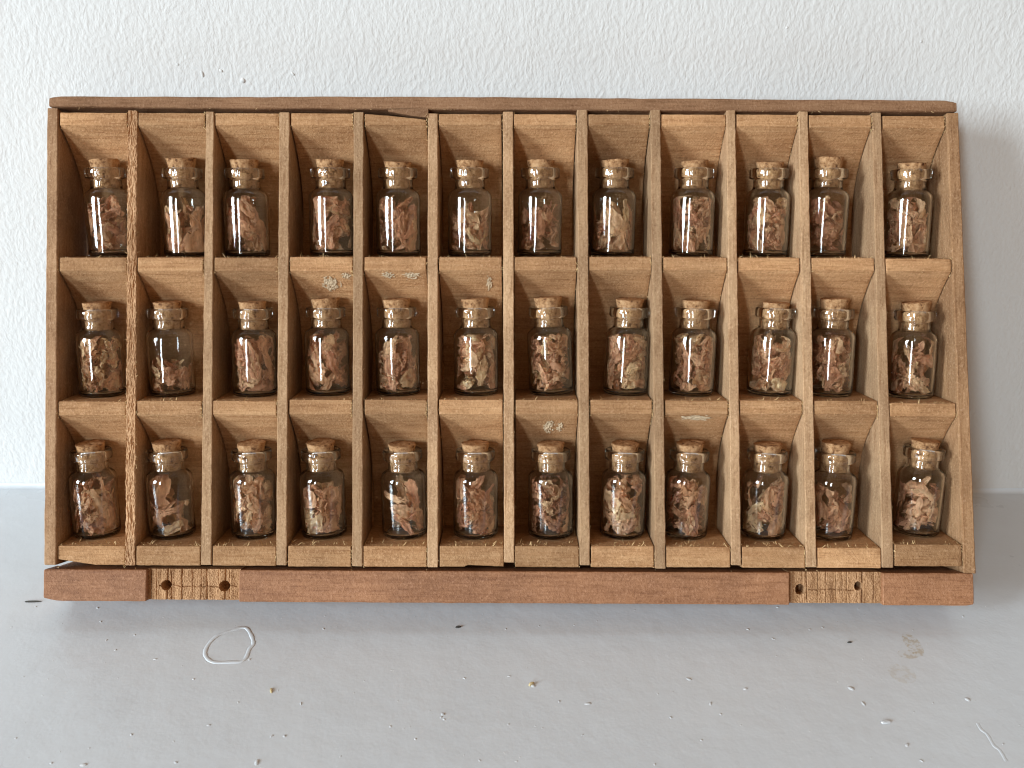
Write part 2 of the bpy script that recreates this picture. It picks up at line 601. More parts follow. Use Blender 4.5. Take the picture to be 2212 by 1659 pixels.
chip('splinter_chip', 70, 1300, 8.5, 1.1, 0.6, 0.03, M['chip'], 'thin dark splinter lying on the ledge left of the tray', 'splinter')
chip('debris_speck', 990, 1355, 2.6, 1.3, 0.8, 0.2, M['chip'], 'dark speck on the ledge just below the middle of the bottom rail', 'speck')
chip('debris_speck', 1914, 1560, 4.8, 1.9, 0.7, 0.15, M['grit'], 'largest flake of paint lying on the ledge at lower right', 'paint flake')
chip('debris_speck', 1148, 1479, 2.8, 1.5, 1.3, 0.5, M['pale'], 'tan grain on the ledge below the middle of the tray', 'speck')
chip('debris_speck', 1835, 1388, 2.2, 0.9, 0.6, 0.1, M['chip'], 'tiny dark brown speck on the ledge right of the yellow stains', 'speck')
chip('wood_shaving', 586 + 0, 1492, 1.2, 3.2, 0.6, 0.3, M['pale'], 'tiny curled tan wood shaving on the ledge below the paint loop', 'shaving')

# ------------------------------------------------------------------ the tray
tray = empty('type_tray')
tray.rotation_euler = (-LEAN, 0, 0)
tag(tray, 'old wooden type tray of thirty-six compartments leaning against the wall', 'tray')
bpy.context.view_layer.update()
TM = Matrix.Rotation(-LEAN, 4, 'X')

YF = -D                 # the front face, in tray coordinates (mm)
SIG = radians(11.5)     # slope of every compartment floor, rising inwards
DIN = 30.8              # depth of the compartments
HT = ZT - ZB

# measured: left and right edge of every upright, at the top and at the bottom of the picture
UP = [((101.3, 125.6), (94.6, 121.3)), ((275.6, 295.6), (270, 291.3)), ((444, 461.6), (433.3, 456.3)), ((603.3, 625.6), (596.6, 619)),
      ((764, 785.5), (760.3, 783)), ((924, 945.6), (923, 946.3)), ((1086.3, 1109), (1089, 1111.3)), ((1246.3, 1269.6), (1252.3, 1274.6)),
      ((1405.3, 1427), (1415, 1438.2)), ((1569.5, 1589), (1579.6, 1601.2)), ((1725.5, 1745.5), (1741.2, 1763.9)), ((1884.5, 1904.5), (1906.2, 1930.6)),
      ((2044.9, 2070.6), (2080.6, 2107.2))]
EDGE = []
for (tl, tr), (bl, br) in UP:
    e = []
    for a, b in ((tl, bl), (tr, br)):
        (xt, zt), (xb, zb) = face_pt(a, 257), face_pt(b, 1217)
        e.append((xb, zb, (xt - xb) / (zt - zb)))
    EDGE.append(e)


def ex(i, side, z):
    xb, zb, k = EDGE[i][side]
    return xb + k * (z - zb)


def wob(amp, s, seed, front=0.0):
    def f(p, sx, sy, sz):
        q = Vector((p.x + amp * nz(p.x, p.y, p.z, s, seed), p.y + amp * nz(p.x, p.y, p.z, s, seed + 5), p.z + amp * nz(p.x, p.y, p.z, s, seed + 9)))
        return q
    return f


# rails
zr0 = face_pt(1106, 237)[1]
zr1 = HT
xl, xr = face_pt(105, 215)[0], face_pt(2068, 225)[0]


def toprail_disp(p, sx, sy, sz):
    q = wob(0.22, 0.10, 3)(p, sx, sy, sz)
    q = q + Vector((0, 0, 0.12 * nz(p.x, p.y, p.z, 0.9, 4)))
    if p.z > (zr0 + zr1) / 2:
        q.z += 0.55 * exp(-((p.x - 10) / 110) ** 2) + 0.35 * nz(p.x, 0, 0, 0.02, 2)
        if p.x > xr - 6: q.z -= 0.13 * (p.x - xr + 6) ** 1.5 * 0.6
        if p.x < xl + 5: q.z -= 0.08 * (xl + 5 - p.x) ** 1.5
    else:
        q.z += (0.5 if p.x < xl + 45 else 0) * 0.6
        q.z += 0.25 * nz(p.x, 3, 0, 0.05, 8)
    return q


v, f = sub_box(quad_box(xl, xr, xl, xr, zr0, zr1, YF - 0.25, 0), params(110, 0.004), params(4, 0.03), params(4, 0.12), 0.9, toprail_disp)
top_rail = mesh_obj('top_rail', v, f, M['frame_x'], tray)

# sliver torn down from the top rail, over the fifth compartment
spl = [face_pt(x, y) for x, y in ((838, 237), (925, 234), (925, 252), (921, 253.5), (890, 250), (862, 245), (838, 240.5))]
v = [(x, YF - 0.15 + 0.02 * i, z) for i, (x, z) in enumerate(spl)] + [(x, YF + 3.2, z) for x, z in spl]
n = len(spl)
f = [tuple(reversed(range(n))), tuple(range(n, 2 * n))] + [(i, (i + 1) % n, n + (i + 1) % n, n + i) for i in range(n)]
o = mesh_obj('torn_sliver', v, f, M['frame_x'], top_rail)

# side panels
for i in (0, 12):
    z0, z1 = face_pt(1106, 1226 if i == 0 else 1234)[1], zr0 - 0.25
    y1 = 0
    cs = quad_box(ex(i, 0, z0), ex(i, 1, z0), ex(i, 0, z1), ex(i, 1, z1), z0, z1, YF - (0.15 if i == 0 else 0.45), y1)
    v, f = sub_box(cs, params(3, 0.10), params(5, 0.03), params(70, 0.004), 0.7, wob(0.22, 0.16, 20 + i))
    mesh_obj('side_panel', v, f, M['frame_z'] if i == 0 else M['frame_r'], tray)

# dividers
dz0 = [1222, 1221, 1222, 1224, 1226, 1216, 1222, 1229, 1222, 1226, 1227]
dz1 = [238, 240, 242, 242, 244, 240, 232, 236, 237, 240, 242]
for i in range(1, 12):
    xc = UP[i][1][0]
    z0 = face_pt(xc, dz0[i - 1])[1] + 0.1
    z1 = face_pt(UP[i][0][0], dz1[i - 1])[1]
    yf = YF + R.uniform(-0.25, 0.3)
    cs = quad_box(ex(i, 0, z0), ex(i, 1, z0), ex(i, 0, z1), ex(i, 1, z1), z0, z1, yf, -D + DIN + 0.5)
    if i == 1:      # torn, bark-like front
        def dsp(p, sx, sy, sz, yf=yf):
            dep = max(0.0, 1 - (p.y - yf) / 1.6)
            sh = 0.3 * nz(p.z, 0, 0, 0.5, 6)
            n1 = noise.fractal(Vector((p.x * 1.0 + sh, p.y * 0.5, p.z * 0.11)), 0.75, 2.4, 6)
            n2 = nz(p.x * 1.6 + sh, p.y, p.z * 0.30, 1.0, 4)
            w = nz(p.z, 0, 0, 0.11, 3) * 0.28 + nz(p.z, 2, sx, 0.5, 5) * 0.3 + nz(p.z, 7, sx, 1.3, 5) * 0.22
            return Vector((p.x + dep * (w + 0.25 * sx * n2), p.y + dep * (1.0 * abs(n1) + 0.22 * n2 - 0.25), p.z))
        v, f = sub_box(cs, params(18, 0.04), params(10, 0.01), params(420, 0.002), 0.5, dsp)
        o = mesh_obj('divider', v, f, M['torn'], tray)
        o['label'] = 'divider with a torn bark-like front edge'
    else:
        def dsp(p, sx, sy, sz, i=i, yf=yf):
            q = wob(0.16, 0.12, 40 + i)(p, sx, sy, sz)
            if p.y < yf + 0.6:
                q.x += 0.12 * nz(p.x, p.y, p.z, 0.8, i) + 0.12 * nz(p.x, sx, p.z, 2.1, i)
                q.y += 0.12 * nz(p.x, p.y, p.z, 0.9, i + 3)
                if p.z < 22: q.x += 0.25 * nz(p.z, i, 0, 0.4) * (1 - p.z / 22)
            return q
        v, f = sub_box(cs, params(3, 0.09), params(5, 0.02), params(90, 0.003), 0.45, dsp)
        mesh_obj('divider', v, f, M['divider'], tray)

# back panel
xb0, xb1 = ex(0, 1, 10) - 1, ex(12, 0, 10) + 1
v, f = sub_box(quad_box(xb0, xb1, xb0 + 3, xb1 - 8, 2, zr0 + 1, -D + DIN + 0.6, -0.3), params(4, .05), params(2, .1), params(4, .05), 0.2)
mesh_obj('back_panel', v, f, M['slat'], tray)

# slats: front strip, floor on top, coved underside that runs down as the back of the compartment below
SL_T = [[242.4, 243, 243, 244, 246, 245, 246, 246.5, 246, 246.5, 248, 249],
        [556, 556, 556, 555, 555, 555, 555, 554.5, 555.5, 556, 557, 559],
        [867, 866, 866, 863.5, 863.5, 863.5, 864, 864, 865, 865, 866, 871],
        [1180, 1180, 1180, 1179.5, 1180, 1180, 1180, 1180, 1181, 1182, 1184, 1176]]
SL_B = [[271, 271, 271, 272, 271, 270, 271, 271, 272, 273, 275, 277],
        [586, 586, 586, 586, 585, 585, 584, 584, 584, 585, 585, 587],
        [898, 897, 897, 896, 896, 896, 896, 895, 895, 895, 896, 900],
        [1221, 1222, 1223, 1224.5, 1225, 1225, 1225.5, 1226, 1226, 1227, 1227.5, 1223]]
COVE = [(0.45, 0.0), (1.6, 1.0), (4.8, 3.2), (9.6, 7.0), (14.0, 11.0), (17.2, 14.3), (21.0, 19.5), (24.6, 26.5), (27.4, 34.0), (29.4, 42.0), (30.3, 50.0), (30.5, 58.0)]
FLOOR = {}
slat_edges = []
for r in range(4):
    for c in range(12):
        pxm = (UP[c][0][1] + UP[c + 1][0][0]) / 2
        zt = face_pt(pxm, SL_T[r][c])[1]
        zb = face_pt(pxm, SL_B[r][c])[1]
        y0 = YF + R.uniform(0.25, 0.9)
        if c == 11 and r in (1, 3): y0 = YF - 0.2
        FLOOR[(r, c)] = (zt, y0)
        if r < 3:
            zn = face_pt(pxm, SL_T[r + 1][c])[1]
            lim = (zb - zn) - DIN * tan(SIG) - 0.15
        else:
            lim = zb - 1.2
        prof = [(0.0, zb + 0.35), (0.0, (zb + zt) / 2), (0.0, zt - 0.4), (0.12, zt - 0.1), (0.45, zt)]
        top_back = DIN * tan(SIG) if r > 0 else 0.5
        for t in (0.15, 0.4, 0.7, 1.0):
            prof.append((0.45 + (DIN - 0.45) * t, zt + top_back * t))
        # cove: shape measured once, cut where it meets the floor below
        cov = []
        if r < 3:
            for (d, h) in COVE:
                if h < lim: cov.append((d, zb - h))
            cov.append((30.55, zb - lim))
        else:
            cov = [(0.45, zb), (12, zb - 0.3), (30.4, zb - 0.6)]
        prof.append((DIN, cov[-1][1]))
        prof += cov[::-1]
        g0 = R.uniform(0.3, 0.8); g1 = R.uniform(0.25, 0.7)
        if (r, c) in ((0, 5), (1, 5), (0, 4), (1, 4)): g1 = 0.8
        if (r, c) in ((0, 11),): g0 = 0.9
        nx = 16
        us = params(nx, 0.012)
        v, f = [], []
        sd = r * 12 + c
        npf = len(prof)
        for u in us:
            for k, (d, z) in enumerate(prof):
                x0, x1 = ex(c, 1, z) + g0, ex(c + 1, 0, z) - g1
                x = x0 + (x1 - x0) * u
                yy = y0 + d + 0.14 * nz(x, d, z, 0.35, sd)
                zz = z + 0.13 * nz(x, d, z, 0.45, sd + 60)
                if r == 0 and c == 4 and z >= zt - 0.5: zz -= 2.6 * u ** 1.3
                if r == 3 and c == 0 and abs(z - zb) < 0.7: zz += 2.6 * max(0, 0.55 - u) / 0.55
                if r == 3 and c == 6 - 1 and abs(z - zb) < 0.7 and u > 0.42: zz += 1.1 * (1 - u) + 0.2
                if u in (0.0, 1.0): yy += 0.25
                v.append((x, yy, zz))
        for a in range(len(us) - 1):
            for k in range(npf):
                k2 = (k + 1) % npf
                f.append((a * npf + k, (a + 1) * npf + k, (a + 1) * npf + k2, a * npf + k2))
        f.append(tuple(reversed(range(npf)))) if False else f.append(tuple(range(npf)))
        f.append(tuple(reversed(range((len(us) - 1) * npf, len(us) * npf))))
        o = mesh_obj('slat', v, f, M['slat'], tray, True)
        if hasattr(o.data, 'set_sharp_from_angle'):
            o.data.set_sharp_from_angle(angle=radians(32))
        slat_edges.append((r, c, zt, zb, y0))

# bottom rail with two chiselled hinge recesses
zq = lambda px, py: face_pt(px, py)[1]
yb = YF - 0.9
rail_z1 = (zq(95, 1228), zq(2101, 1237))
MORT = [(317.3, 517.3, [(356.6, 1265.5, 2.45), (482.9, 1267.2, 2.6)]), (1703.9, 1905.6, [(1731.2, 1274.5, 2.55), (1856.5, 1267.2, 2.05)])]
zl = lambda x: rail_z1[0] + (rail_z1[1] - rail_z1[0]) * (x + 226) / 450
xL, xR = face_pt(95.6, 1265)[0], face_pt(2101.5, 1270)[0]
m0 = [face_pt(MORT[k][0], 1265)[0] for k in (0, 1)]
m1 = [face_pt(MORT[k][1], 1265)[0] for k in (0, 1)]
rv, rf = [], []


def brail_disp(p, sx, sy, sz):
    q = wob(0.16, 0.14, 77)(p, sx, sy, sz)
    q.z += 0.10 * nz(p.x, p.y, p.z, 0.8, 78)
    if p.z < 8:
        if p.x < xL + 9: q.z += 0.035 * (xL + 9 - p.x) ** 1.7
        if p.x > xR - 3: q.z += 0.25 * (p.x - xR + 3) ** 1.6 * 0.5
    return q


for (a, b) in ((xL, m0[0]), (m1[0], m0[1]), (m1[1], xR)):
    cs = quad_box(a, b, a, b, 0.0, (zl(a) - 0.35, zl(b) - 0.35), yb, yb + 12)
    nseg = max(6, int((b - a) / 3))
    v, f = sub_box(cs, params(nseg, 0.4 / (b - a)), params(3, 0.03), params(6, 0.04), 0.55, brail_disp)
    rf += [tuple(i + len(rv) for i in q) for q in f]
    rv += v
v, f = sub_box(quad_box(xL, xR, xL, xR, 0.25, zl(0) - 1.2, yb + 12.05, 0), params(20, .002), params(2, .02), params(3, .03), 0.3)
rf += [tuple(i + len(rv) for i in q) for q in f]
rv += v
brail = mesh_obj('bottom_rail', rv, rf, M['bottom'], tray)

for k in (0, 1):
    a, b = m0[k] - 0.05, m1[k] + 0.05
    z0, z1 = 0.45, zl((a + b) / 2) - 0.15
    nx, nzv = int((b - a) / 0.26), int((z1 - z0) / 0.26)
    holes = []
    for (hx, hy, hr) in MORT[k][2]:
        x, z = face_pt(hx, hy)
        holes.append((x, z, hr * 0.98))
    cuts = []
    x = a + R.uniform(1, 2)
    while x < b - 1:
        cuts.append((x, R.uniform(0.35, 1.2), R.uniform(0.14, 0.34), R.uniform(-0.4, 0.4)))
        x += R.choice((2.2, 3.0, 4.2, 5.0, 5.6))
    steps = [0]
    v, f = [], []
    crack_z = z0 + (z1 - z0) * (0.44 if k == 0 else 0.42)
    for i in range(-1, nx + 2):
        for j in range(-1, nzv + 2):
            ii, jj = min(max(i, 0), nx), min(max(j, 0), nzv)
            x = a + (b - a) * ii / nx
            z = z0 + (z1 - z0) * jj / nzv
            d = 2.6 + 0.35 * nz(x, 0, z, 0.35, k) + 0.35 * nz(x, 0, z * 0.12, 0.4, k + 2) + 0.3 * nz(x, 0, z, 1.6, k)
            for (cx, dd, w, sk) in cuts:
                t = (x - cx - sk * (z - z0) / (z1 - z0) - 0.15 * nz(z, cx, 0, 0.5)) / w
                if abs(t) < 2.5: d += dd * exp(-t * t)
                if 0 < t < 8: d -= 0.35 * exp(-t / 3)
            xa = (x - a) / (b - a)
            if (k == 0 and 0.12 < xa < 0.97) or (k == 1 and 0.22 < xa < 0.72):
                t = (z - crack_z - 1.0 * nz(x, 0, 0, 0.12, k + 4) - 0.5 * nz(x, 0, 0, 0.5, k + 4)) / 0.20
                if abs(t) < 2.5: d += 0.8 * exp(-t * t)
            for (hx, hz, hr) in holes:
                q = math.hypot(x - hx, z - hz) / (hr * (1 + 0.12 * nz(x - hx, 0, z - hz, 0.8, k)))
                if q < 1: d += 7.5 * min(1.0, (1 - q) * 6)
                elif q < 1.35: d -= 0.25 * (1.35 - q)
            if (i != ii) or (j != jj): d = 12.0
            v.append((x, yb + d, z))
    st = nzv + 3
    for i in range(nx + 2):
        for j in range(nzv + 2):
            f.append((i * st + j, (i + 1) * st + j, (i + 1) * st + j + 1, i * st + j + 1))
    o = mesh_obj('hinge_recess', v, f, M['raw'], brail, False)
    o['label'] = 'chiselled hinge recess with two screw holes, %s end of the bottom rail' % ('left' if k == 0 else 'right')

# ------------------------------------------------------------------ loose fibres along the sawn edges
fv, ff = [], []


def fibre(p, d, length, width, curl):
    d = Vector(d).normalized()
    side = d.cross(Vector((R.uniform(-1, 1), R.uniform(-1, 1), R.uniform(-1, 1)))).normalized()
    bend = d.cross(side).normalized()
    b = len(fv)
    q = Vector(p)
    ns = 4
    for i in range(ns + 1):
        t = i / ns
        w = width * (1 - 0.75 * t)
        fv.append(tuple(q - side * w * .5))
        fv.append(tuple(q + side * w * .5))
        d = (d + bend * curl * 0.5).normalized()
        bend = (bend - d * bend.dot(d)).normalized()
        q = q + d * (length / ns)
    for i in range(ns):
        ff.append((b + 2 * i, b + 2 * i + 1, b + 2 * i + 3, b + 2 * i + 2))


for (r, c, zt, zb, y0) in slat_edges:
    x0, x1 = ex(c, 1, zt) + 0.3, ex(c + 1, 0, zt) - 0.3
    # lower front edge of the strip
    if r < 3:
        for _ in range(16):
            x = R.uniform(x0, x1)
            fibre((x, y0 + 0.1, zb + R.uniform(-.4, .3)), (R.uniform(-1, 1), -0.7, R.uniform(-.6, .3)), R.uniform(0.3, 1.1), R.uniform(.1, .25), R.uniform(-1, 1))
        for _ in range(10):
            k = R.random()
            fibre((R.uniform(x0, x1), y0 + 1.2 + 6 * k, zb - 0.6 - 4.4 * k), (R.uniform(-1, 1), -0.9, -0.3), R.uniform(0.4, 1.3), R.uniform(.08, .2), R.uniform(-1, 1))
    # upper edge, in front of the vials
    if r > 0:
        m = 40 if r == 3 else 30
        for _ in range(m):
            x = x0 + (x1 - x0) * R.random()
            k = R.random() ** 1.6 * (5.5 if r == 3 else 2.2)
            big = R.random() < (0.45 if r == 3 else 0.15)
            fibre((x, y0 + 0.3 + k, zt + k * tan(SIG) - 0.05), (R.uniform(-.9, .9), R.uniform(-.8, .1), 0.8), R.uniform(1.3, 3.0) if big else R.uniform(.5, 1.3),
                  R.uniform(.3, .55) if big else R.uniform(.15, .3), R.uniform(-1.2, 1.2))
    # ends, where the strips meet the dividers
    for s in (0, 1):
        dens = R.choice((4, 8, 14, 20)) if s else R.choice((0, 2, 5))
        for _ in range(dens):
            z = R.uniform(zb - 1.5, zt)
            x = (ex(c + 1, 0, z) - 0.25) if s else (ex(c, 1, z) + 0.2)
            fibre((x, y0 + R.uniform(-.1, .4), z), (-.6 if s else .6, -0.8, R.uniform(-1, .6)), R.uniform(0.6, 1.8), R.uniform(.25, .5), R.uniform(-1.3, 1.3))
    # down the cove, at the right divider
    if r < 3:
        for _ in range(14):
            k = R.randint(0, 5)
            t = R.random()
            d = COVE[k][0] * (1 - t) + COVE[k + 1][0] * t
            h = COVE[k][1] * (1 - t) + COVE[k + 1][1] * t
            s = R.random() < 0.75
            x = (ex(c + 1, 0, zb - h) - 0.3) if s else (ex(c, 1, zb - h) + 0.3)
            fibre((x, y0 + d - 0.15, zb - h), (-.5 if s else .5, -.9, R.uniform(-.6, .6)), R.uniform(.5, 1.7), R.uniform(.2, .45), R.uniform(-1, 1))
for i in range(1, 12):          # foot of each divider and the torn one
    for _ in range(6):
        z = R.uniform(4, 22)
        s = R.random() < .5
        fibre((ex(i, 0 if s else 1, z), YF, z), (-.4 if s else .4, -.8, R.uniform(-1, 1)), R.uniform(.5, 1.5), R.uniform(.1, .25), R.uniform(-.8, .8))
for i in range(2, 12):
    for _ in range(34):
        z = R.uniform(20, zr0 - 2)
        s = R.random() < .4
        fibre((ex(i, 0 if s else 1, z), YF + R.uniform(0, .6), z), (-.5 if s else .5, -.5, R.uniform(-1, 1)), R.uniform(.3, 1.0), R.uniform(.12, .3), R.uniform(-1, 1))
for _ in range(110):
    z = R.uniform(20, zr0 - 2)
    s = R.random() < .5
    fibre((ex(1, 0 if s else 1, z) + R.uniform(-.2, .2), YF + R.uniform(0, 1), z), (-.5 if s else .5, -.5, R.uniform(-1, 1)), R.uniform(.5, 2.0), R.uniform(.15, .4), R.uniform(-.6, .6))
for _ in range(60):
    x = R.uniform(xl + 8, xr - 8)
    fibre((x, YF + 0.1, zr0 + R.uniform(-.1, .3)), (R.uniform(-1, 1), -.3, -.5), R.uniform(.4, 1.6), R.uniform(.12, .3), R.uniform(-1, 1))
tag(mesh_obj('loose_fibres', fv, ff, M['fibre'], tray, False), kind='stuff')


# dried glue on a few coves
def glue_patch(r, c, u, h, su, sh, seed):
    zt, zb, y0 = next((a[2], a[3], a[4]) for a in slat_edges if a[0] == r and a[1] == c)
    v, f, ok = [], [], {}
    n = 40
    for i in range(n + 1):
        for j in range(n + 1):
            a, b = (i / n - .5) * 2, (j / n - .5) * 2
            hh = max(0.05, h + b * sh)
            for k in range(len(COVE) - 1):
                if COVE[k][1] <= hh <= COVE[k + 1][1]:
                    t = (hh - COVE[k][1]) / (COVE[k + 1][1] - COVE[k][1])
                    d = COVE[k][0] * (1 - t) + COVE[k + 1][0] * t
            z = zb - hh
            x = ex(c, 1, z) + (ex(c + 1, 0, z) - ex(c, 1, z)) * u + a * su
            q = a * a + b * b + 1.3 * nz(a, b, seed, 3.1, seed)
            ok[(i, j)] = q < 0.75
            th = (0.22 + 0.3 * nz(x, hh, 0, 1.5, seed)) * min(1.0, max(0.0, (0.75 - q) * 3)) + 0.12
            v.append((x, y0 + d - th, z - th * 0.6))
    for i in range(n):
        for j in range(n):
            if ok[(i, j)] and ok[(i + 1, j)] and ok[(i, j + 1)] and ok[(i + 1, j + 1)]:
                f.append((i * (n + 1) + j, (i + 1) * (n + 1) + j, (i + 1) * (n + 1) + j + 1, i * (n + 1) + j + 1))
    if f: mesh_obj('glue_residue', v, f, M['glue'], tray, True)


for a in ((1, 3, .62, 5.0, 5, 3.2, 1), (1, 3, .88, 1.6, 2.5, 1.4, 2), (1, 4, .38, 1.6, 3.5, 1.4, 3), (1, 4, .74, 1.8, 4.5, 1.6, 4), (2, 8, .50, 1.6, 9, 1.4, 5),
          (2, 6, .55, 5.5, 3.0, 3.6, 6), (2, 6, .72, 6, 2.0, 2.4, 7), (1, 5, .78, 5, 1.4, 3.6, 8)):
    glue_patch(*a)

# ------------------------------------------------------------------ vials
PROF_OUT = [(0.0, 0.55), (7.5, 0.45), (9.3, 0.06), (10.1, 0.0), (10.75, 0.35), (11.1, 1.0), (11.2, 1.9), (11.2, 8), (11.2, 16), (11.2, 24), (11.2, 28.2), (11.12, 29.3), (10.8, 30.4),
            (10.2, 31.4), (9.3, 32.2), (8.4, 32.75), (7.8, 33.3), (7.52, 34.1), (7.5, 35.2), (7.5, 37.0), (7.62, 37.7), (8.1, 38.15), (9.1, 38.35), (9.6, 38.7),
            (9.8, 39.3), (9.8, 42.2), (9.68, 42.9), (9.3, 43.3), (8.6, 43.4), (7.2, 43.4), (6.7, 43.2), (6.42, 42.7)]
PROF_IN = [(6.35, 41.5), (6.35, 35.0), (6.5, 33.9), (7.1, 32.9), (8.1, 32.0), (9.1, 31.1), (9.75, 30.1), (10.05, 29.0), (10.1, 27.8), (10.1, 20), (10.1, 10), (10.1, 3.4),
           (9.9, 2.5), (9.3, 1.9), (8.2, 1.65), (0.0, 1.6)]


def lathe(prof, ns, wob_amp=0.0, seed=0.0):
    v, f, rings = [], [], []
    for (r, z) in prof:
        if r < 1e-6:
            rings.append([len(v)])
            v.append((0, 0, z))
        else:
            ring = []
            for k in range(ns):
                a = 2 * pi * k / ns
                rr = r * (1 + wob_amp * nz(cos(a), sin(a), z * 0.05, 0.9, seed)) + (0.16 * wob_amp * 100 * nz(cos(a) * 2.2, sin(a) * 2.2, z * .6, 1.0, seed + 3) if wob_amp and (z > 37 or z < 2.2) and r > 6.5 else 0)
                ring.append(len(v))
                v.append((rr * cos(a), rr * sin(a), z))
            rings.append(ring)
    for a, b in zip(rings[:-1], rings[1:]):
        for k in range(ns):
            k2 = (k + 1) % ns
            if len(a) == 1:
                f.append((a[0], b[k2], b[k]))
            elif len(b) == 1:
                f.append((a[k], a[k2], b[0]))
            else:
                f.append((a[k], a[k2], b[k2], b[k]))
    return v, f


glass_meshes = []
for s in range(4):
    v, f = lathe(PROF_OUT + PROF_IN, 72, 0.010, s + 1.5)
    o = mesh_obj('glass', v, f, M['glass'], None, True)
    glass_meshes.append(o.data)
    bpy.data.objects.remove(o)

ROWN = ['top', 'middle', 'bottom']
COLN = ['first', 'second', 'third', 'fourth', 'fifth', 'sixth', 'seventh', 'eighth', 'ninth', 'tenth', 'eleventh', 'twelfth']
# picture x of each base, real sideways tilt in degrees, cork standing out (mm), slant of the cork's top
VX = [[243.9, 405.6, 535.6, 718.5, 861.8, 1015, 1165, 1322, 1490.6, 1651, 1776, 1954],
      [222.6, 370, 552.6, 709.8, 861, 1029, 1191.4, 1352, 1492, 1661, 1790, 1965],
      [207.6, 373, 550, 701, 874.8, 1028, 1189, 1343, 1478, 1645, 1790, 1976]]
TILT = [[-1.5, -.8, 0, 0, 0, 0, .3, .6, .6, .4, .5, 0], [0, -.5, .3, -.3, -.5, -.6, -3.0, 1.5, 1.0, 1.5, 0, -.5], [-.5, -.5, .3, -.8, -1, -.3, -.6, .6, 1.5, 1.0, 1.0, 2.0]]
CORKH = [[4.4, 5.4, 4.6, 4.6, 3.3, 4.0, 4.0, 4.0, 4.0, 3.4, 6.2, 3.4], [3.4, 3.2, 3.4, 4.6, 4.2, 4.4, 5.0, 4.2, 3.8, 2.6, 5.2, 4.4], [3.2, 4.2, 3.8, 3.8, 2.8, 3.6, 3.2, 3.4, 3.8, 3.4, 5.0, 3.6]]
# contents: fill height (0..1), number of petals, size factor, words
CONT = [[(.95, 11, 1.05, 'reddish petals'), (.80, 7, 1.5, 'one broad rolled pinkish petal'), (.95, 12, 1.0, 'curled brown petals'), (.9, 14, 1.1, 'long tan petals'),
         (.88, 15, 1.0, 'crumpled pinkish tan petals'), (.72, 11, .95, 'a half fill of tan petals'), (.78, 11, .95, 'dull brown curled petals'), (.7, 9, 1.25, 'upright pointed petals'),
         (.97, 18, .95, 'tightly crumpled petals'), (.97, 18, .9, 'densely packed tan petals'), (.92, 10, 1.0, 'dark reddish petals'), (.92, 12, 1.05, 'petals around a pale crinkled one')],
        [(1.0, 30, .62, 'fine shredded tan petals'), (.52, 13, .75, 'a low heap of shredded petals'), (.98, 12, 1.15, 'broad pinkish petals'), (1.0, 11, 1.25, 'long folded tan petals'),
         (.88, 14, 1.05, 'pointed pinkish petals'), (.95, 13, 1.05, 'loose pale tan petals'), (1.0, 30, .62, 'small flaky petal bits'), (1.0, 28, .75, 'tightly packed wrinkled petals'),
         (1.0, 14, 1.05, 'petals curling to its shoulder'), (.92, 15, 1.0, 'petals under a pale crumpled one'), (1.0, 15, 1.05, 'a large pink crumpled petal'), (.95, 9, 1.0, 'a few loose petals')],
        [(.92, 13, 1.1, 'wide ragged tan petals'), (.80, 5, 1.45, 'one long twisted petal'), (.97, 14, 1.05, 'a bunched crinkled petal'), (.82, 15, .95, 'short tan petal pieces'),
         (.8, 4, 1.3, 'only a few thin brown petals'), (.86, 12, 1.15, 'a diagonal pinkish petal'), (.9, 20, .85, 'dark crumbled petals'), (1.0, 18, .9, 'pale stringy packed petals'),
         (.92, 13, 1.0, 'greyish tan petals'), (.88, 11, 1.05, 'petals with a pale curl on top'), (.8, 6, 1.15, 'sparse dark pink petals'), (.85, 9, 1.15, 'a pale forked petal')]]


def cork_mesh(h, slant, sdir, seed):
    z_top, z_bot = 43.4 + h, 31.0 + 0.6 * h
    prof, ns = [], 36
    for t in np.linspace(0, 1, 9):
        z = z_bot + (z_top - z_bot) * t
        r = 5.75 + 0.50 * min(1, (z - z_bot) / (43.0 - z_bot)) if z < 43 else 6.22 + 0.19 * (z - 43.0)
        prof.append((min(r, 7.25), z))
    rt = prof[-1][0]
    prof = [(0, z_bot), (3, z_bot)] + prof + [(rt * .93, z_top + .15), (rt * .7, z_top + .2), (rt * .45, z_top + .22), (rt * .2, z_top + .22), (0, z_top + .22)]
    v, f = lathe(prof, ns)
    out = []
    for (x, y, z) in v:
        r = math.hypot(x, y)
        k = max(0.0, min(1.0, (z - 43.2) / 2.0))
        a = 0.05 + 0.30 * k
        n1 = noise.fractal(Vector((x * .55 + seed, y * .55, z * .55)), 1.0, 2.0, 3)
        if r > 1e-6:
            s = 1 + a * 0.14 * n1 * (1 if k > 0 else -abs(n1) * .3)
            if k == 0: s = min(s, 1.0)
            x, y = x * s, y * s
        z += k * (slant * (x * cos(sdir) + y * sin(sdir)) / 7.0 + 0.32 * n1)
        out.append((x, y, z))
    return out, f


RIN = 9.8


